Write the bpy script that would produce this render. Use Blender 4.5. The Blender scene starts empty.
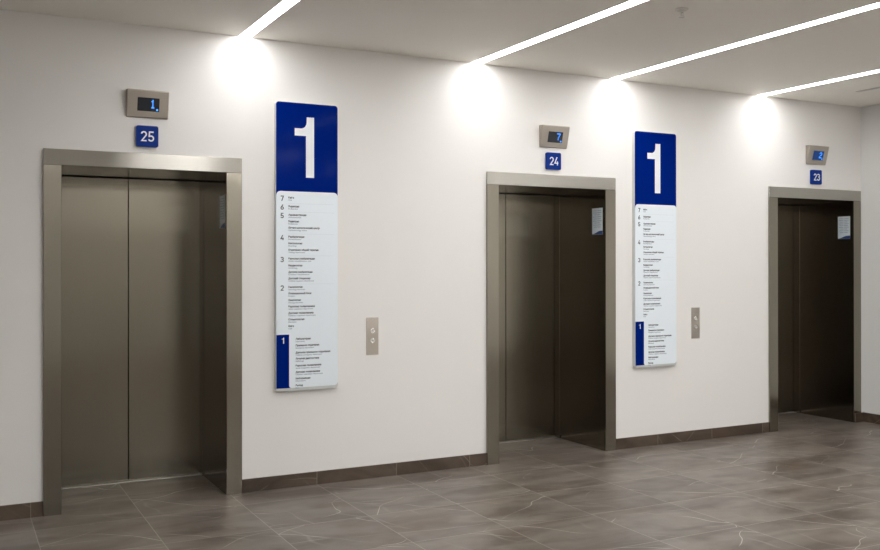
import bpy, bmesh, math
from mathutils import Matrix, Vector

scene = bpy.context.scene
COL = scene.collection

# ------------------------------------------------------------------ helpers
def tag(o, label=None, cat=None, group=None, kind=None):
    if label: o['label'] = label
    if cat: o['category'] = cat
    if group: o['group'] = group
    if kind: o['kind'] = kind
    return o

def empty(name, loc, rotz=0.0):
    o = bpy.data.objects.new(name, None)
    COL.objects.link(o)
    o.location = loc
    o.rotation_euler = (0, 0, rotz)
    o.empty_display_size = 0.05
    return o

class MB:
    """collects shapes into one bmesh"""
    def __init__(self):
        self.bm = bmesh.new()
    def box(self, x0, x1, y0, y1, z0, z1):
        vs = [self.bm.verts.new(p) for p in
              [(x0,y0,z0),(x1,y0,z0),(x1,y1,z0),(x0,y1,z0),(x0,y0,z1),(x1,y0,z1),(x1,y1,z1),(x0,y1,z1)]]
        for f in [(0,3,2,1),(4,5,6,7),(0,1,5,4),(1,2,6,5),(2,3,7,6),(3,0,4,7)]:
            self.bm.faces.new([vs[i] for i in f])
        return self
    def prism_xz(self, pts, y0, y1):
        """outline pts in (x,z), CCW seen from -y, extruded between y0 (front) and y1"""
        a = [self.bm.verts.new((x, y0, z)) for x, z in pts]
        b = [self.bm.verts.new((x, y1, z)) for x, z in pts]
        self.bm.faces.new(a)
        self.bm.faces.new(list(reversed(b)))
        n = len(pts)
        for i in range(n):
            j = (i+1) % n
            self.bm.faces.new([a[j], a[i], b[i], b[j]])
        return self
    def hexa(self, P):
        vs = [self.bm.verts.new(p) for p in P]
        for f in [(0,3,2,1),(4,5,6,7),(0,1,5,4),(1,2,6,5),(2,3,7,6),(3,0,4,7)]:
            self.bm.faces.new([vs[i] for i in f])
        return self
    def lathe(self, prof, c, axis='z', n=24):
        rings = []
        for r, h in prof:
            ring = []
            for i in range(n):
                a = 2*math.pi*i/n
                if axis == 'z': p = (c[0]+r*math.cos(a), c[1]+r*math.sin(a), c[2]+h)
                else: p = (c[0]+r*math.cos(a), c[1]+h, c[2]+r*math.sin(a))
                ring.append(self.bm.verts.new(p))
            rings.append(ring)
        for k in range(len(rings)-1):
            for i in range(n):
                j = (i+1) % n
                self.bm.faces.new([rings[k][i], rings[k][j], rings[k+1][j], rings[k+1][i]])
        self.bm.faces.new(rings[0]); self.bm.faces.new(rings[-1])
        return self
    def bevel(self, w, seg=2):
        bmesh.ops.recalc_face_normals(self.bm, faces=self.bm.faces)
        bmesh.ops.bevel(self.bm, geom=list(self.bm.edges), offset=w, segments=seg, affect='EDGES', profile=0.5)
        return self
    def build(self, name, mat, parent=None, grain=None, smooth=False):
        bm = self.bm
        bmesh.ops.recalc_face_normals(bm, faces=bm.faces)
        uv = bm.loops.layers.uv.new('UVMap')
        for f in bm.faces:
            n = f.normal
            ax = max(range(3), key=lambda i: abs(n[i]))
            f.smooth = smooth
            for l in f.loops:
                c = l.vert.co
                if ax == 1: a, b = c.x, c.z
                elif ax == 0: a, b = c.y, c.z
                else: a, b = c.x, c.y
                # the texture's U axis runs across the brushing of the metal
                if grain == 'h': a, b = b, a
                l[uv].uv = (a, b)
        me = bpy.data.meshes.new(name)
        bm.to_mesh(me); bm.free()
        me.materials.append(mat)
        o = bpy.data.objects.new(name, me)
        COL.objects.link(o)
        if parent: o.parent = parent
        return o

def rrect(x0, x1, z0, z1, r, n=6, corners=(1,1,1,1)):
    """rounded rectangle outline, CCW seen from -y; corners: BL, BR, TR, TL"""
    pts = []
    C = [(x0, z0, 180), (x1, z0, 270), (x1, z1, 0), (x0, z1, 90)]
    S = [(1,1), (-1,1), (-1,-1), (1,-1)]
    for (cx, cz, a0), (sx, sz), on in zip(C, S, corners):
        if not on: pts.append((cx, cz)); continue
        ox, oz = cx+sx*r, cz+sz*r
        for i in range(n+1):
            a = math.radians(a0+90*i/n)
            pts.append((ox+r*math.cos(a), oz+r*math.sin(a)))
    return pts

def copy_tree(o, parent=None):
    c = o.copy(); COL.objects.link(c); c.parent = parent
    for ch in list(o.children): copy_tree(ch, c)
    return c

def text_bm(mb, s, size, x, z, y, mat_=None, xs=1.0, bold=0.0, fit=None, align='LEFT', depth=0.0006):
    """adds the mesh of a line of lettering standing in the xz plane, facing -y"""
    cu = bpy.data.curves.new('t', 'FONT')
    cu.body = s; cu.size = size; cu.align_x = 'LEFT'; cu.offset = bold; cu.resolution_u = 3
    ob = bpy.data.objects.new('t', cu)
    COL.objects.link(ob)
    dg = bpy.context.evaluated_depsgraph_get()
    me = bpy.data.meshes.new_from_object(ob.evaluated_get(dg))
    co = [v.co.copy() for v in me.vertices]
    if co:
        minx = min(c.x for c in co); maxx = max(c.x for c in co)
        sx = xs if fit is None else fit/(maxx-minx)
        off = {'LEFT': minx, 'CENTER': (minx+maxx)/2}[align]
        vs = [mb.bm.verts.new((x+(c.x-off)*sx, y, z+c.y)) for c in co]
        fs = []
        for p in me.polygons:
            try: fs.append(mb.bm.faces.new([vs[i] for i in p.vertices]))
            except ValueError: pass
        r = bmesh.ops.extrude_face_region(mb.bm, geom=fs)
        for g in r['geom']:
            if isinstance(g, bmesh.types.BMVert): g.co.y -= depth
    bpy.data.objects.remove(ob); bpy.data.meshes.remove(me); bpy.data.curves.remove(cu)

def arc(cx, cy, rx, ry, a0, a1, n=10):
    return [(cx+rx*math.cos(math.radians(a0+(a1-a0)*i/n)), cy+ry*math.sin(math.radians(a0+(a1-a0)*i/n))) for i in range(n+1)]
GLYPH = {  # centre lines of narrow road-sign style digits in a box 0.56 x 1
 '2': [arc(.28, .70, .205, .23, 172, -28)+[(.10, .07), (.51, .07)]],
 '3': [arc(.27, .73, .195, .20, 165, -85)+arc(.26, .30, .215, .23, 82, -165)],
 '4': [[(.37, 1.0), (.07, .27), (.54, .27)], [(.41, .50), (.41, 0.0)]],
 '5': [[(.49, .93), (.14, .93), (.11, .50)]+arc(.265, .31, .215, .24, 128, -160)],
 '6': [arc(.28, .30, .205, .23, 0, 360, 18), [(.40, .98), (.10, .42)]],
 '7': [[(.04, .93), (.49, .93), (.21, 0.0)]]}
def stroke_digit(mb, ch, x, z, h, wd, y0, y1, t=0.135):
    sx, sz = wd/0.56, h
    for k, line in enumerate(GLYPH[ch]):
        P = [Vector((x+a*sx, z+b*sz)) for a, b in line]
        hw = t*h*0.5; n = len(P); yy = y0-0.00005*k
        A, B = [], []
        for i in range(n):
            d0 = (P[i]-P[i-1]).normalized() if i else (P[1]-P[0]).normalized()
            d1 = (P[i+1]-P[i]).normalized() if i < n-1 else d0
            n0 = Vector((-d0.y, d0.x)); n1 = Vector((-d1.y, d1.x)); mm = (n0+n1).normalized()
            w_ = min(hw/max(0.45, mm.dot(n0)), hw*1.9)
            A.append(P[i]+mm*w_); B.append(P[i]-mm*w_)
        rows = [[mb.bm.verts.new((p.x, yv, p.y)) for p in L_] for L_, yv in ((A, yy), (B, yy), (B, y1), (A, y1))]
        for i in range(n-1):
            for r0, r1 in ((0, 1), (1, 2), (2, 3), (3, 0)):
                mb.bm.faces.new([rows[r0][i], rows[r0][i+1], rows[r1][i+1], rows[r1][i]])
        for i in (0, n-1): mb.bm.faces.new([rows[q][i] for q in range(4)])

# ------------------------------------------------------------------ materials
def new_mat(name):
    m = bpy.data.materials.new(name); m.use_nodes = True
    nt = m.node_tree
    return m, nt, nt.nodes['Principled BSDF']
def N(nt, t, **kw):
    n = nt.nodes.new(t)
    for k, v in kw.items():
        if hasattr(n, k): setattr(n, k, v)
    return n
def math_node(nt, op, a, b=None, c=None):
    n = nt.nodes.new('ShaderNodeMath'); n.operation = op
    for i, v in enumerate((a, b, c)):
        if v is None: continue
        if isinstance(v, (int, float)): n.inputs[i].default_value = v
        else: nt.links.new(v, n.inputs[i])
    return n.outputs[0]

def plain(name, col, rough=0.5, metal=0.0, var=0.04, scale=40, spec=0.5):
    m, nt, b = new_mat(name)
    tc = N(nt, 'ShaderNodeTexCoord'); no = N(nt, 'ShaderNodeTexNoise')
    no.inputs['Scale'].default_value = scale
    nt.links.new(tc.outputs['Object'], no.inputs['Vector'])
    mx = N(nt, 'ShaderNodeMix', data_type='RGBA')
    mx.inputs['A'].default_value = (*[c*(1-var) for c in col], 1)
    mx.inputs['B'].default_value = (*[min(1, c*(1+var)) for c in col], 1)
    nt.links.new(no.outputs['Fac'], mx.inputs['Factor'])
    nt.links.new(mx.outputs['Result'], b.inputs['Base Color'])
    b.inputs['Roughness'].default_value = rough
    b.inputs['Metallic'].default_value = metal
    b.inputs['Specular IOR Level'].default_value = spec
    return m

def brushed(name, col, rough, aniso, var=0.06, grain='v', bump=0.004):
    m, nt, b = new_mat(name)
    tc = N(nt, 'ShaderNodeTexCoord'); mp = N(nt, 'ShaderNodeMapping')
    mp.inputs['Scale'].default_value = (260, 260, 1.2) if grain == 'v' else (1.2, 260, 260)
    no = N(nt, 'ShaderNodeTexNoise'); no.inputs['Scale'].default_value = 1.0; no.inputs['Detail'].default_value = 3
    nt.links.new(tc.outputs['Object'], mp.inputs['Vector']); nt.links.new(mp.outputs['Vector'], no.inputs['Vector'])
    mx = N(nt, 'ShaderNodeMix', data_type='RGBA')
    mx.inputs['A'].default_value = (*[c*(1-var) for c in col], 1)
    mx.inputs['B'].default_value = (*[c*(1+var) for c in col], 1)
    nt.links.new(no.outputs['Fac'], mx.inputs['Factor'])
    nt.links.new(mx.outputs['Result'], b.inputs['Base Color'])
    bp = N(nt, 'ShaderNodeBump'); bp.inputs['Strength'].default_value = bump; bp.inputs['Distance'].default_value = 0.001
    nt.links.new(no.outputs['Fac'], bp.inputs['Height']); nt.links.new(bp.outputs['Normal'], b.inputs['Normal'])
    b.inputs['Metallic'].default_value = 1.0
    b.inputs['Roughness'].default_value = rough
    b.inputs['Anisotropic'].default_value = aniso
    tg = N(nt, 'ShaderNodeTangent', direction_type='UV_MAP'); tg.uv_map = 'UVMap'
    nt.links.new(tg.outputs['Tangent'], b.inputs['Tangent'])
    return m

def emit(name, col, strength):
    m = bpy.data.materials.new(name); m.use_nodes = True
    nt = m.node_tree; nt.nodes.clear()
    e = nt.nodes.new('ShaderNodeEmission'); o = nt.nodes.new('ShaderNodeOutputMaterial')
    e.inputs['Color'].default_value = (*col, 1); e.inputs['Strength'].default_value = strength
    nt.links.new(e.outputs[0], o.inputs[0])
    return m

def wall_paint(name, col, rough=0.65):
    m, nt, b = new_mat(name)
    tc = N(nt, 'ShaderNodeTexCoord')
    n1 = N(nt, 'ShaderNodeTexNoise'); n1.inputs['Scale'].default_value = 1.3; n1.inputs['Detail'].default_value = 4
    n2 = N(nt, 'ShaderNodeTexNoise'); n2.inputs['Scale'].default_value = 160; n2.inputs['Detail'].default_value = 2
    nt.links.new(tc.outputs['Object'], n1.inputs['Vector']); nt.links.new(tc.outputs['Object'], n2.inputs['Vector'])
    mx = N(nt, 'ShaderNodeMix', data_type='RGBA')
    mx.inputs['A'].default_value = (*[c*0.985 for c in col], 1)
    mx.inputs['B'].default_value = (*[min(1, c*1.015) for c in col], 1)
    nt.links.new(n1.outputs['Fac'], mx.inputs['Factor'])
    nt.links.new(mx.outputs['Result'], b.inputs['Base Color'])
    bp = N(nt, 'ShaderNodeBump'); bp.inputs['Strength'].default_value = 0.05; bp.inputs['Distance'].default_value = 0.001
    nt.links.new(n2.outputs['Fac'], bp.inputs['Height']); nt.links.new(bp.outputs['Normal'], b.inputs['Normal'])
    b.inputs['Roughness'].default_value = rough
    b.inputs['Specular IOR Level'].default_value = 0.3
    return m

TP, TX, TY = 0.612, -0.070, -0.320          # tile pitch and joint origin

def stone(name, dark, light, vein, joint_col, rough, joints='xy', vein_amt=0.55, joint_w=0.0022, joint_amt=0.6):
    m, nt, b = new_mat(name); L = nt.links.new
    geo = N(nt, 'ShaderNodeNewGeometry')
    sep = N(nt, 'ShaderNodeSeparateXYZ'); L(geo.outputs['Position'], sep.inputs[0])
    u = math_node(nt, 'DIVIDE', math_node(nt, 'SUBTRACT', sep.outputs['X'], TX), TP)
    v = math_node(nt, 'DIVIDE', math_node(nt, 'SUBTRACT', sep.outputs['Y'], TY), TP)
    iu = math_node(nt, 'FLOOR', u); iv = math_node(nt, 'FLOOR', v)
    fu = math_node(nt, 'FRACT', u); fv = math_node(nt, 'FRACT', v)
    # distance to the nearest joint (metres)
    du = math_node(nt, 'MULTIPLY', math_node(nt, 'MINIMUM', fu, math_node(nt, 'SUBTRACT', 1.0, fu)), TP)
    dv = math_node(nt, 'MULTIPLY', math_node(nt, 'MINIMUM', fv, math_node(nt, 'SUBTRACT', 1.0, fv)), TP)
    dd = math_node(nt, 'MINIMUM', du, dv) if joints == 'xy' else du
    jm = math_node(nt, 'LESS_THAN', dd, joint_w)
    # every tile is cut from another piece of stone
    cid = N(nt, 'ShaderNodeCombineXYZ'); L(iu, cid.inputs[0]); L(iv, cid.inputs[1])
    wn = N(nt, 'ShaderNodeTexWhiteNoise', noise_dimensions='3D'); L(cid.outputs[0], wn.inputs['Vector'])
    off = N(nt, 'ShaderNodeVectorMath', operation='SCALE'); L(wn.outputs['Color'], off.inputs[0]); off.inputs['Scale'].default_value = 37.0
    pos = N(nt, 'ShaderNodeVectorMath', operation='ADD'); L(geo.outputs['Position'], pos.inputs[0]); L(off.outputs[0], pos.inputs[1])
    def noise(scale, detail=4, dist=0.0, vec=None, sx=(1,1,1)):
        mp = N(nt, 'ShaderNodeMapping'); mp.inputs['Scale'].default_value = sx
        mp.inputs['Rotation'].default_value = (0, 0, 0.5)
        L(vec or pos.outputs[0], mp.inputs['Vector'])
        n = N(nt, 'ShaderNodeTexNoise'); n.inputs['Scale'].default_value = scale
        n.inputs['Detail'].default_value = detail; n.inputs['Distortion'].default_value = dist
        L(mp.outputs[0], n.inputs['Vector']); return n.outputs['Fac']
    cl = noise(3.2, 7, 0.6, sx=(0.6, 1.6, 1.6))
    r = N(nt, 'ShaderNodeMapRange'); L(cl, r.inputs['Value'])
    r.inputs['From Min'].default_value = 0.35; r.inputs['From Max'].default_value = 0.65
    base = N(nt, 'ShaderNodeMix', data_type='RGBA')
    base.inputs['A'].default_value = (*dark, 1); base.inputs['B'].default_value = (*light, 1)
    L(r.outputs[0], base.inputs['Factor'])
    # rusty brown tint in patches
    rust = N(nt, 'ShaderNodeMapRange'); L(noise(1.6, 3, 0.5), rust.inputs['Value'])
    rust.inputs['From Min'].default_value = 0.55; rust.inputs['From Max'].default_value = 0.75; rust.inputs['To Max'].default_value = 0.4
    b2 = N(nt, 'ShaderNodeMix', data_type='RGBA'); L(rust.outputs[0], b2.inputs['Factor']); L(base.outputs['Result'], b2.inputs['A'])
    b2.inputs['B'].default_value = (dark[0]*1.45, dark[1]*1.15, dark[2]*0.9, 1)
    # thin, long, nearly straight veins: contour lines of a gradient bent by soft noise, broken up by a second noise
    sp = N(nt, 'ShaderNodeSeparateXYZ'); L(pos.outputs[0], sp.inputs[0])
    def veins(ang, freq, wob, width, lo, hi, amt, sc2):
        g = math_node(nt, 'ADD', math_node(nt, 'MULTIPLY', sp.outputs[0], freq*math.cos(ang)), math_node(nt, 'MULTIPLY', sp.outputs[1], freq*math.sin(ang)))
        g = math_node(nt, 'ADD', g, math_node(nt, 'MULTIPLY', sp.outputs[2], freq))
        g = math_node(nt, 'ADD', g, math_node(nt, 'MULTIPLY', noise(1.5, 2.0, 0.1), wob))
        fr = math_node(nt, 'FRACT', g)
        a = math_node(nt, 'ABSOLUTE', math_node(nt, 'SUBTRACT', fr, 0.5))
        m1 = N(nt, 'ShaderNodeMapRange'); L(a, m1.inputs['Value'])
        m1.inputs['From Min'].default_value = 0.0; m1.inputs['From Max'].default_value = width*freq
        m1.inputs['To Min'].default_value = 1.0; m1.inputs['To Max'].default_value = 0.0
        m2 = N(nt, 'ShaderNodeMapRange'); L(noise(sc2, 2, 0.2), m2.inputs['Value'])
        m2.inputs['From Min'].default_value = lo; m2.inputs['From Max'].default_value = hi
        return math_node(nt, 'MULTIPLY', math_node(nt, 'MULTIPLY', m1.outputs[0], m2.outputs[0]), amt)
    v1 = veins(0.9, 2.2, 0.8, 0.0042, 0.46, 0.58, vein_amt, 2.0)
    v2 = veins(2.2, 1.7, 0.9, 0.0036, 0.48, 0.60, vein_amt, 2.6)
    v3 = veins(0.3, 3.3, 1.6, 0.014, 0.50, 0.70, vein_amt*0.25, 2.3)
    v4 = veins(1.45, 3.1, 0.7, 0.0028, 0.50, 0.60, vein_amt*0.8, 1.9)
    vv = math_node(nt, 'MAXIMUM', math_node(nt, 'MAXIMUM', v1, v2), math_node(nt, 'MAXIMUM', v3, v4))
    b3 = N(nt, 'ShaderNodeMix', data_type='RGBA'); L(vv, b3.inputs['Factor']); L(b2.outputs['Result'], b3.inputs['A'])
    b3.inputs['B'].default_value = (*vein, 1)
    b4 = N(nt, 'ShaderNodeMix', data_type='RGBA'); L(math_node(nt, 'MULTIPLY', jm, joint_amt), b4.inputs['Factor'])
    L(b3.outputs['Result'], b4.inputs['A']); b4.inputs['B'].default_value = (*joint_col, 1)
    L(b4.outputs['Result'], b.inputs['Base Color'])
    rr = N(nt, 'ShaderNodeMapRange'); L(noise(9, 4), rr.inputs['Value'])
    rr.inputs['To Min'].default_value = rough-0.06; rr.inputs['To Max'].default_value = rough+0.08
    L(rr.outputs[0], b.inputs['Roughness'])
    b.inputs['Specular IOR Level'].default_value = 0.45
    return m

M = {}
M['wall'] = wall_paint('cream_wall_paint', (0.85, 0.83, 0.808))
M['wall_side'] = wall_paint('pale_grey_wall_paint', (0.80, 0.80, 0.785))
M['ceiling'] = wall_paint('warm_white_ceiling_paint', (0.94, 0.91, 0.85))
M['floor'] = stone('grey_brown_stone_tiles', (0.098, 0.079, 0.065), (0.200, 0.173, 0.150), (0.66, 0.62, 0.56), (0.42, 0.38, 0.34), 0.34, vein_amt=0.85, joint_w=0.0026)
M['skirt'] = stone('dark_brown_stone_skirting', (0.048, 0.032, 0.022), (0.118, 0.086, 0.062), (0.42, 0.36, 0.28), (0.30, 0.26, 0.21), 0.40, joints='x', vein_amt=0.5)
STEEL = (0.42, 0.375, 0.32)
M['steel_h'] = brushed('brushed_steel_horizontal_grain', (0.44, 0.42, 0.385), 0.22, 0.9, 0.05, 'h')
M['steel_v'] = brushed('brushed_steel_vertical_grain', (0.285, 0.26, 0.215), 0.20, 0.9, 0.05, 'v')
M['door'] = brushed('brushed_bronze_tinted_steel', (0.262, 0.237, 0.19), 0.20, 0.9, 0.05, 'v')
M['lining'] = brushed('dark_bronze_steel_lining', (0.245, 0.215, 0.183), 0.15, 0.6, 0.04, 'v')
M['sill'] = brushed('aluminium_sill', (0.75, 0.73, 0.70), 0.35, 0.0, 0.04, 'h')
M['dark'] = plain('painted_gap_shade', (0.015, 0.013, 0.012), 0.8)
M['fixture'] = brushed('satin_steel_fixture', (0.50, 0.455, 0.40), 0.32, 0.4, 0.04, 'h')
M['button'] = plain('satin_steel_button', (0.80, 0.78, 0.75), 0.22, 1.0)
M['chrome'] = plain('bright_steel', (0.85, 0.85, 0.84), 0.18, 1.0)
M['blue'] = plain('glossy_deep_blue', (0.0003, 0.014, 0.18), 0.09, spec=0.015)
M['plate_blue'] = plain('satin_blue', (0.002, 0.030, 0.23), 0.35, spec=0.1)
M['white'] = plain('white_vinyl', (0.86, 0.88, 0.92), 0.4, var=0.01)
M['panel'] = plain('pale_bluish_white_panel', (0.85, 0.92, 0.98), 0.3, var=0.01)
M['sign_body'] = plain('light_grey_sign_edge', (0.62, 0.64, 0.63), 0.4)
M['ink'] = plain('charcoal_ink', (0.035, 0.04, 0.055), 0.6)
M['ink2'] = plain('grey_ink', (0.30, 0.32, 0.38), 0.6)
M['rule'] = plain('faint_grey_rule', (0.55, 0.59, 0.66), 0.6)
M['screen'] = plain('dark_glass_screen', (0.022, 0.026, 0.034), 0.15)
M['screen_blue'] = emit('dim_blue_lit_screen', (0.03, 0.07, 0.22), 0.55)
M['led'] = emit('blue_display_light', (0.06, 0.28, 1.0), 1.5)
M['strip'] = emit('white_ceiling_strip_light', (1.0, 0.995, 0.985), 20.0)
M['strip_fill'] = emit('added_fill_light', (1.0, 0.995, 0.985), 50.0)  # for the unseen strips added as fill light
M['paper'] = plain('pale_blue_paper', (0.80, 0.88, 0.94), 0.35, var=0.03)
M['paper_blue'] = plain('blue_print', (0.01, 0.05, 0.20), 0.35)
M['print'] = plain('faded_print', (0.25, 0.31, 0.40), 0.5)
M['white_plastic'] = plain('white_plastic', (0.66, 0.63, 0.59), 0.4)
M['slot'] = plain('black_slot', (0.03, 0.03, 0.028), 0.7)

# ------------------------------------------------------------------ dimensions
W, J, D = 1.2325, 0.1036, 0.7124
HT, HB = 2.25, 2.152
X25, X24, X23 = 0.0, 3.142, 6.1376
H = 3.0744
XL, XR, YF = -3.6, 7.400, -9.1
WT = 0.80
CUT = 0.03                                  # the opening in the wall is this much wider than the clear width

# ------------------------------------------------------------------ room shell
mb = MB(); mb.box(XL-0.2, XR+0.2, YF-0.2, WT+0.1, -0.15, 0.0)
tag(mb.build('floor', M['floor']), kind='structure')

STRIPS = [(1.213, 1.303), (3.012, 3.104), (4.334, 4.428), (6.002, 6.096)]
YS = -4.7
VENT = (6.640, 6.672, -3.2, -0.555)
mb = MB()
xs = [XL-0.2] + [v for s in STRIPS for v in s]
for i in range(0, len(xs), 2):
    x0 = xs[i]; x1 = xs[i+1] if i+1 < len(xs) else None
    if x1 is None: break
    mb.box(x0, x1, YF-0.2, 0.0, H, H+0.2)
# last bay holds the slot diffuser
x0 = STRIPS[-1][1]
mb.box(x0, VENT[0], YF-0.2, 0.0, H, H+0.2)
mb.box(VENT[0], VENT[1], YF-0.2, VENT[2], H, H+0.2)
mb.box(VENT[0], VENT[1], VENT[3], 0.0, H, H+0.2)
mb.box(VENT[1], XR+0.2, YF-0.2, 0.0, H, H+0.2)
for a, b in STRIPS:
    mb.box(a, b, YS, 0.0, H+0.06, H+0.2); mb.box(a, b, YF-0.2, YS, H, H+0.2)
tag(mb.build('ceiling', M['ceiling']), kind='structure')

mb = MB()
edges = [XL]
for X in (X25, X24, X23): edges += [X+J-CUT, X+W-J+CUT]
edges += [XR]
for i in range(0, len(edges), 2): mb.box(edges[i], edges[i+1], 0.0, WT, 0.0, H+0.2)
for X in (X25, X24, X23): mb.box(X+J-CUT, X+W-J+CUT, 0.0, WT, HB+CUT, H+0.2)
tag(mb.build('wall_back', M['wall']), kind='structure')
mb = MB()
for X in (X25, X24, X23): mb.box(X+J-CUT, X+W-J+CUT, D+0.035, WT, 0.0, HB+CUT)  # backing painted near-black so the door gaps look dark
tag(mb.build('unseen_fill_1', M['dark']), kind='structure')

mb = MB(); mb.box(XR, XR+0.2, YF, WT, 0.0, H)
tag(mb.build('wall_right', M['wall_side']), kind='structure')
mb = MB(); mb.box(XL-0.2, XL, YF, WT, 0.0, H)
tag(mb.build('wall_left', M['wall_side']), kind='structure')
mb = MB(); mb.box(XL-0.2, XR+0.2, YF-0.2, YF, 0.0, H)
tag(mb.build('wall_front', M['wall_side']), kind='structure')

# unseen glowing strips added over the far half of the hall to brighten it
for i, x in enumerate((-0.9, 2.5, 3.7, 4.9, 6.1)):
    o = MB().box(x, x+0.09, YF+0.7, -6.1, H-0.006, H-0.001).build('unseen_fill_%d' % (i+2), M['strip_fill'])
    tag(o, kind='structure')
# the elevator doors across the hall, only ever seen as a blur in the steel
for i, x in enumerate((-1.6, 1.5, 4.6)):
    o = MB().box(x, x+1.23, YF+0.001, YF+0.02, 0.0, HT).build('door_%d' % (i+1), M['door'], None, 'v')
    tag(o, kind='structure')

# skirting boards of stone
SH, ST = 0.090, 0.011
mb = MB()
for a, b in [(XL, X25), (X25+W, X24), (X24+W, X23)]:
    mb.box(a, b, -ST, 0.0, 0.0, SH)
tag(mb.build('baseboard_back', M['skirt']), kind='structure')
mb = MB(); mb.box(XR-ST, XR, YF, -0.03, 0.0, SH)
tag(mb.build('baseboard_right', M['skirt']), kind='structure')
mb = MB(); mb.box(X23+W-J+0.002, XR, -0.030, -0.0215, 0.0, SH)
tag(mb.build('baseboard_corner', M['skirt']), kind='structure')

# ------------------------------------------------------------------ elevators
def make_elevator():
    r = empty('elevator', (0, 0, 0))
    FT = 0.020
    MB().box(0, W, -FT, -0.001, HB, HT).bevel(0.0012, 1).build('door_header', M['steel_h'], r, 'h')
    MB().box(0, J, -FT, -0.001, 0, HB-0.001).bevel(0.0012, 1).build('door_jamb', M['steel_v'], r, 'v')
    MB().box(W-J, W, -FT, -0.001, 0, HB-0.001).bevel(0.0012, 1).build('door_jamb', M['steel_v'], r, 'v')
    MB().box(J-CUT+0.002, J, 0.001, D+0.03, 0.0, HB-0.0005).build('side_lining', M['lining'], r, 'v')
    MB().box(W-J, W-J+CUT-0.002, 0.001, D+0.03, 0.0, HB-0.0005).build('side_lining', M['lining'], r, 'v')
    MB().box(J-CUT+0.002, W-J+CUT-0.002, 0.001, D+0.03, HB, HB+CUT-0.002).build('soffit', M['lining'], r, 'v')
    for x0, x1 in ((J, J+0.008), (W-J-0.008, W-J)):
        MB().box(x0, x1, D-0.085, D-0.004, 0.004, HB).bevel(0.001, 1).build('door_stop', M['lining'], r, 'v')
    mid = W/2
    MB().box(J+0.002, mid-0.0025, D, D+0.03, 0.0065, HB-0.006).bevel(0.0015, 1).build('door_panel', M['door'], r, 'v')
    MB().box(mid+0.0025, W-J-0.002, D, D+0.03, 0.0065, HB-0.006).bevel(0.0015, 1).build('door_panel', M['door'], r, 'v')
    mb = MB(); mb.box(J, W-J, D-0.035, D+0.03, 0.0, 0.004)
    s = mb.build('door_sill', M['sill'], r, 'h'); tag(s, 'thin pale metal strip')
    return r

ev = make_elevator()
tag(ev, 'wide steel-framed elevator entrance with closed doors, under number plate 25, left of the others', 'elevator', 'elevators')
for X, lab in ((X24, 'steel-framed elevator entrance under number plate 24, between the two tall blue signs'),
               (X23, 'steel-framed elevator entrance under number plate 23, in the far corner by the side wall')):
    c = copy_tree(ev); c.location = (X, 0, 0); tag(c, lab)

# ------------------------------------------------------------------ floor indicators above the doors
DOTS = {
 '1': ["00100","01100","00100","00100","00100","00100","01110"],
 '7': ["11111","00001","00010","00010","00100","00100","00100"],
 '2': ["01110","10001","00001","00110","01000","10000","11111"]}
def make_indicator(X, digit, lit, lab, dz=2.562):
    xw0, xw1, z0, z1 = -0.132, 0.131, -0.083, 0.090
    r = empty('floor_indicator', (X+W/2+0.002, 0, dz))
    tag(r, lab, 'floor display', 'floor displays above the elevators')
    dt, db = 0.056, 0.012
    mb = MB()
    mb.hexa([(xw0, -db, z0), (xw1, -db, z0), (xw1, 0, z0), (xw0, 0, z0),
             (xw0, -dt, z1), (xw1, -dt, z1), (xw1, 0, z1+0.004), (xw0, 0, z1+0.004)])
    mb.bevel(0.007, 3)
    mb.build('housing', M['fixture'], r, 'h')
    ang = math.atan2(dt-db, z1-z0)              # the face leans out at the top
    sc = MB().prism_xz(rrect(-0.066, 0.070, -0.043, 0.043, 0.003), -0.0016, 0.001).build('screen', M['screen_blue'] if lit else M['screen'], r)
    sc.location = (0, -(dt+db)/2-0.0005, 0.0)
    sc.rotation_euler = (ang, 0, 0)
    mb = MB(); p = 0.0078; gx, gz = 0.016, 0.028
    for j, row in enumerate(DOTS[digit]):
        for i, ch in enumerate(row):
            if ch == '1':
                cx, cz = gx+i*p*0.85, gz-j*p
                mb.box(cx-0.0029, cx+0.0029, -0.003, -0.0016, cz-0.0036, cz+0.0036)
    d = mb.build('digit', M['led'], sc)
    mb = MB(); mb.prism_xz(rrect(0.051, 0.063, -0.037, -0.025, 0.004), -0.003, -0.0016)
    mb.build('indicator_dot', M['led'], sc)
make_indicator(X25, '1', False, 'steel floor display showing a blue 1, above number plate 25')
make_indicator(X24, '7', False, 'steel floor display showing a blue 7, above number plate 24', 2.549)
make_indicator(X23, '2', True, 'steel floor display showing a blue 2, above number plate 23')

def make_plate(X, s, lab):
    r = empty('number_plate', (X+W/2, 0, 2.360))
    tag(r, lab, 'number plate', 'number plates above the elevators')
    MB().prism_xz(rrect(-0.069, 0.069, -0.068, 0.068, 0.013), -0.020, 0.0).build('plaque', M['plate_blue'], r)
    mb = MB()
    for k, ch in enumerate(s): stroke_digit(mb, ch, -0.042+0.045*k, -0.033, 0.066, 0.041, -0.0207, -0.0200)
    mb.build('number', M['white'], r)
make_plate(X25, '25', 'small square blue plate with white number 25')
make_plate(X24, '24', 'small square blue plate with white number 24')
make_plate(X23, '23', 'small square blue plate with white number 23')

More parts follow.
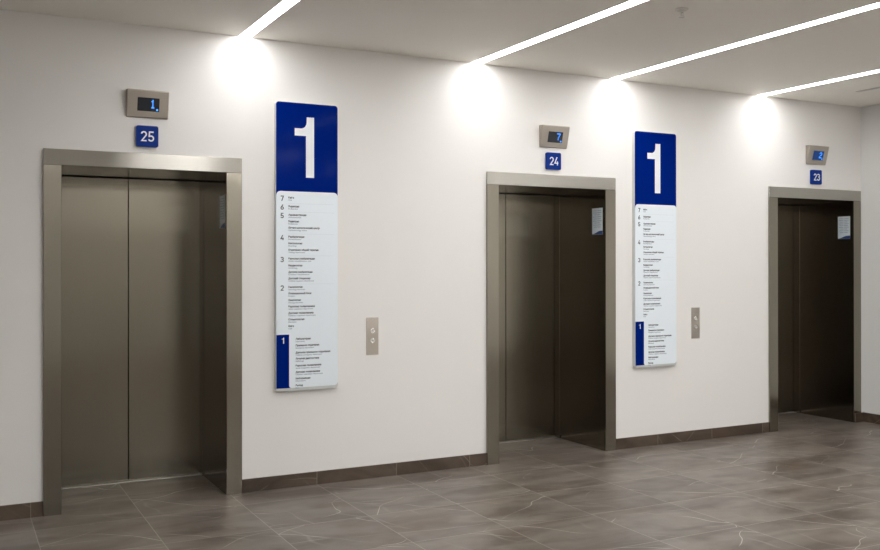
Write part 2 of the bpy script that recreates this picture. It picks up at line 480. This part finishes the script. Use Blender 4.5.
# ------------------------------------------------------------------ directory signs
ENTRIES = [  # z of the line's cap top, indent, floor, name, translation, name length (m)
 (2.004, 0, '7', 'Кафе', 'Cafe', .041), (1.944, 0, '6', 'Педиатрия', 'Pediatrics', .078),
 (1.886, 0, '5', 'Администрация', 'Administration', .130), (1.841, 0, None, 'Педиатрия', 'Pediatrics', .076),
 (1.797, 0, None, 'Офтальмологический центр', 'Ophthalmology centre', .227),
 (1.735, 0, '4', 'Реабилитация', 'Rehabilitation', .115), (1.690, 0, None, 'Неврология', 'Neurology', .099),
 (1.645, 0, None, 'Отделение общей терапии', 'Therapy department', .218),
 (1.585, 0, '3', 'Взрослая реабилитация', 'Adult rehabilitation unit', .191), (1.538, 0, None, 'Кардиология', 'Cardiology', .100),
 (1.493, 0, None, 'Детская реабилитация', 'Children rehabilitation', .174), (1.449, 0, None, 'Детский стационар', 'Children inpatient department', .159),
 (1.390, 0, '2', 'Гинекология', 'Gynecology department', .102), (1.346, 0, None, 'Операционный блок', 'Surgery', .167),
 (1.300, 0, None, 'Онкология', 'Oncology department', .089), (1.256, 0, None, 'Взрослая поликлиника', 'Adult outpatient department', .191),
 (1.211, 0, None, 'Детская поликлиника', 'Children outpatient department', .181), (1.167, 0, None, 'Стоматология', 'Dentistry', .115),
 (1.122, 0, None, 'Кафе', 'Cafe', .041),
 (1.032, 1, None, 'Лаборатория', 'Laboratory', .108), (0.987, 1, None, 'Приемное отделение', 'Emergency department', .172),
 (0.938, 1, None, 'Детское приемное отделение', 'Children emergency department', .254), (0.896, 1, None, 'Лучевая диагностика', 'Radiology', .170),
 (0.848, 1, None, 'Взрослая поликлиника', 'Adult outpatient department', .186), (0.804, 1, None, 'Детская поликлиника', 'Children outpatient department', .177),
 (0.760, 1, None, 'Информация', 'Information', .106), (0.712, 1, None, 'Выход', 'Exit', .052)]
SW, SZ0, SZ1, SD = 0.451, 0.668, 2.654, 0.035

def numeral_one(x, z0, z1, k):
    """outline of the tall numeral 1; x = left edge of the flag, k = width scale"""
    h = z1-z0
    sl, sr = x+0.081*k, x+0.140*k
    pts = [(sl, z0), (sr, z0), (sr, z1), (sl+0.006*k, z1)]
    zf1, zf0 = z1-0.192*h, z1-0.312*h
    cx, cz = x+0.045*k, z1-0.085*h
    for i in range(0, 7):                       # the sweep of the flag into the stem
        a = math.radians(-90*i/6)
        pts.append((cx+0.041*k*math.cos(a), cz+(cz-zf1)*math.sin(a)))
    pts += [(x, zf1), (x, zf0), (sl, zf0)]
    return pts

def make_sign():
    r = empty('directory_sign', (0, 0, 0))
    MB().prism_xz(rrect(0, SW, SZ0, SZ1, 0.022), -SD+0.003, 0.0).build('backing_box', M['sign_body'], r)
    hp = MB().prism_xz(rrect(0.002, SW-0.002, 2.010, SZ1-0.002, 0.020, corners=(0,0,1,1)), -SD, -SD+0.003).build('header_panel', M['blue'], r)
    MB().prism_xz(numeral_one(0.134, 2.139, 2.557, 1.0), -SD-0.0008, -SD).build('numeral', M['white'], hp)
    dp = MB().prism_xz(rrect(0.002, SW-0.002, SZ0+0.022, 2.040, 0.030, corners=(0,1,1,1)), -SD-0.003, -SD).build('directory_panel', M['panel'], r)
    MB().prism_xz(rrect(0.003, SW-0.003, SZ0+0.004, SZ0+0.06, 0.020), -SD-0.001, -SD+0.003).build('lower_edge', M['sign_body'], r)
    Y = -SD-0.003
    for z, ind, fl, a, b, ln in ENTRIES:
        x = 0.087 if not ind else 0.139
        nm = MB(); text_bm(nm, a, 0.0170, x, z-0.013, Y, fit=ln, bold=0.0007, depth=0.0004); nm.build('department_name', M['ink'], dp)
        tr = MB(); text_bm(tr, b, 0.0135, x, z-0.029, Y, fit=min(0.0066*len(b), ln*1.12+0.006), bold=0.0002, depth=0.0004); tr.build('translated_name', M['ink2'], dp)
        if fl:
            n = MB(); stroke_digit(n, fl, 0.031, z-0.031, 0.035, 0.024, Y-0.0005, Y, t=0.17)
            n.build('floor_number', M['ink'], dp)
            if fl != '7': MB().box(0.087, SW-0.03, Y-0.0003, Y, z+0.012, z+0.0128).build('divider_line', M['rule'], dp)
    # blue band of the current floor
    bd = MB()
    pts = [(0.002, SZ0+0.022), (0.108, SZ0+0.022)]
    for i in range(7):                          # its foot curls under the rounded list
        a = math.radians(270-90*i/6)
        pts.append((0.108+0.016*math.cos(a), SZ0+0.038+0.016*math.sin(a)))
    pts += [(0.092, 1.057), (0.002, 1.057)]
    band = bd.prism_xz(pts, Y-0.0008, Y).build('current_floor_band', M['blue'], dp)
    MB().prism_xz(numeral_one(0.040, 0.996, 1.037, 0.115), Y-0.0014, Y-0.0008).build('numeral', M['white'], dp)
    return r
sg = make_sign()
sg.location = (1.463, 0, 0)
tag(sg, 'tall blue and white wall directory with big 1, between elevators 25 and 24', 'directory sign', 'directory signs')
s2 = copy_tree(sg); s2.location = (4.562, 0, 0)
tag(s2, 'tall blue and white wall directory with big 1, between elevators 24 and 23')

# ------------------------------------------------------------------ call button panels
def make_call():
    r = empty('call_switch_panel', (0, 0, 0))
    MB().box(-0.047, 0.047, -0.004, 0, -0.1345, 0.1345).bevel(0.0008, 1).build('face_plate', M['fixture'], r, 'h')
    for z in (0.040, -0.032):
        b = MB().lathe([(0.019, -0.0040), (0.019, -0.0075), (0.0175, -0.0085), (0.015, -0.0075)], (0, 0, z), axis='y').build('call_button', M['button'], r)
        mb = MB()
        s = 1 if z > 0 else -1
        mb.prism_xz([(-0.007, z-0.005*s), (0.007, z-0.005*s), (0, z+0.006*s)] if s > 0 else [(0.007, z+0.005), (-0.007, z+0.005), (0, z-0.006)], -0.0083, -0.0072)
        mb.build('arrow', M['ink2'], b)
    MB().lathe([(0.003, -0.004), (0.0025, -0.0055)], (0, 0, 0.119), axis='y', n=12).build('indicator_lamp', M['chrome'], r)
    return r
cp = make_call(); cp.location = (2.1915, 0, 1.021)
tag(cp, 'narrow steel call button panel beside the nearer directory, left of elevator 24', 'call button panel', 'elevator call panels')
c2 = copy_tree(cp); c2.location = (5.2575, 0, 1.024)
tag(c2, 'narrow steel call button panel beside the farther directory, left of elevator 23')

# ------------------------------------------------------------------ notices on the right-hand linings
def make_notice():
    r = empty('paper_notice', (0, 0, 0))
    # local: paper lies in the yz plane, printed side to -x
    MB().box(-0.0010, -0.0001, 0.022, 0.163, 1.785, 2.005).build('sheet', M['paper'], r)
    mb = MB(); n = 14
    top = []
    for i in range(n+1):
        t = i/n; y = 0.163-0.141*t
        top.append((y, 1.7865+0.003+0.026*(0.5-0.5*math.cos(math.pi*min(1, t*1.2)))))
    bot = [(y, 1.772-0.0) for y, _ in top]
    for i in range(n):
        y0, z0 = top[i]; y1, z1 = top[i+1]
        mb.box(-0.0016, -0.0010, y1, y0, 1.786, (z0+z1)/2)
    mb.build('blue_footer', M['paper_blue'], r)
    mb = MB()
    for k in range(9):
        z = 1.985-k*0.017
        w = (0.13, 0.14, 0.10, 0.14, 0.12, 0.14, 0.09, 0.13, 0.11)[k]
        mb.box(-0.0014, -0.0010, 0.094-w*0.42, 0.090, z-0.003, z)
        mb.box(-0.0014, -0.0010, 0.098, 0.094+w*0.42, z-0.003, z)
    mb.build('printed_lines', M['print'], r)
    return r
no = make_notice(); no.location = (X25+W-J, 0, 0)
tag(no, 'paper notice stuck inside the doorway of elevator 25', 'notice', 'notices inside the elevator doorways')
for X, lab in ((X24, 'paper notice stuck inside the doorway of elevator 24'), (X23, 'paper notice stuck inside the doorway of elevator 23')):
    c = copy_tree(no); c.location = (X+W-J, 0, 0); tag(c, lab)

# ------------------------------------------------------------------ ceiling strip lights, sprinkler, slot diffuser
labs = ['white ceiling strip light meeting the wall above elevator 25 right corner, leftmost of four',
        'long white ceiling strip light meeting the wall just left of elevator 24',
        'long white ceiling strip light meeting the wall right of elevator 24',
        'white ceiling strip light meeting the wall left of elevator 23, rightmost of four']
Y0S, Y1S = YS, -0.004
for (a, b), lab in zip(STRIPS, labs):
    r = empty('strip_light', ((a+b)/2, 0, H))
    tag(r, lab, 'ceiling light', 'ceiling strip lights')
    w = (b-a)/2
    mb = MB()
    mb.box(-w, -w+0.004, Y0S, Y1S, 0.0, 0.055); mb.box(w-0.004, w, Y0S, Y1S, 0.0, 0.055)
    mb.box(-w+0.004, w-0.004, Y0S, Y1S, 0.04, 0.055)
    mb.build('housing', M['white_plastic'], r)
    MB().box(-w+0.004, w-0.004, Y0S+0.002, Y1S, 0.002, 0.008).build('diffuser', M['strip'], r)

sp = empty('sprinkler', (3.404, -1.886, H))
tag(sp, 'small pale fire sprinkler hanging from the ceiling between two strip lights', 'sprinkler')
MB().lathe([(0.040, 0), (0.040, -0.004), (0.030, -0.009), (0.014, -0.011)], (0, 0, 0)).build('escutcheon', M['white_plastic'], sp)
mb = MB(); mb.lathe([(0.010, -0.011), (0.010, -0.022), (0.007, -0.024)], (0, 0, 0))
mb.box(-0.013, -0.010, -0.003, 0.003, -0.048, -0.018); mb.box(0.010, 0.013, -0.003, 0.003, -0.048, -0.018)
mb.lathe([(0.0035, -0.022), (0.0035, -0.046)], (0, 0, 0), n=10)
mb.build('frame', M['chrome'], sp)
MB().lathe([(0.018, -0.048), (0.018, -0.0500)], (0, 0, 0)).build('deflector', M['white_plastic'], sp)

vt = empty('slot_diffuser', ((VENT[0]+VENT[1])/2, (VENT[2]+VENT[3])/2, H))
tag(vt, 'thin dark linear air slot in the ceiling near the far side wall', 'air vent')
hw, hl = (VENT[1]-VENT[0])/2, (VENT[3]-VENT[2])/2
mb = MB()
mb.box(-hw-0.008, -hw, -hl-0.008, hl+0.008, -0.003, 0.0); mb.box(hw, hw+0.008, -hl-0.008, hl+0.008, -0.003, 0.0)
mb.box(-hw, hw, hl, hl+0.008, -0.003, 0.0); mb.box(-hw, hw, -hl-0.008, -hl, -0.003, 0.0)
mb.build('frame', M['white_plastic'], vt)
mb = MB(); mb.box(-hw, hw, -hl, hl, 0.003, 0.04); mb.build('slot', M['slot'], vt)

# ------------------------------------------------------------------ camera
p = dict(X=-0.4899197183652883, Y=-6.190925806, Z=1.535242087545849, yaw=0.4812470884463674,
         pitch=0.002284334529245689, roll=-0.0009002092306335125, f=933.038621150921, cy=262.5403479908921)
cam = bpy.data.cameras.new('camera'); co = bpy.data.objects.new('camera', cam); COL.objects.link(co)
sy, cy = math.sin(p['yaw']), math.cos(p['yaw'])
fw = Vector((sy, cy, 0)); rt = Vector((cy, -sy, 0)); up = Vector((0, 0, 1))
fw2 = fw*math.cos(p['pitch'])+up*math.sin(p['pitch']); up2 = up*math.cos(p['pitch'])-fw*math.sin(p['pitch'])
r3 = rt*math.cos(p['roll'])+up2*math.sin(p['roll']); u3 = up2*math.cos(p['roll'])-rt*math.sin(p['roll'])
m = Matrix((( r3.x, u3.x, -fw2.x, p['X']), (r3.y, u3.y, -fw2.y, p['Y']), (r3.z, u3.z, -fw2.z, p['Z']), (0, 0, 0, 1)))
co.matrix_world = m
cam.sensor_fit = 'HORIZONTAL'; cam.sensor_width = 36.0
cam.lens = p['f']*36/880
cam.shift_y = -(275-p['cy'])/880
cam.clip_start = 0.05
scene.camera = co

# ------------------------------------------------------------------ world and colour
w = bpy.data.worlds.new('world'); scene.world = w; w.use_nodes = True
w.node_tree.nodes['Background'].inputs['Color'].default_value = (0.02, 0.02, 0.02, 1)
w.node_tree.nodes['Background'].inputs['Strength'].default_value = 0.3
scene.view_settings.view_transform = 'Standard'
scene.view_settings.look = 'None'
scene.view_settings.exposure = 0.53
scene.view_settings.gamma = 1.0
scene.view_settings.use_curve_mapping = False
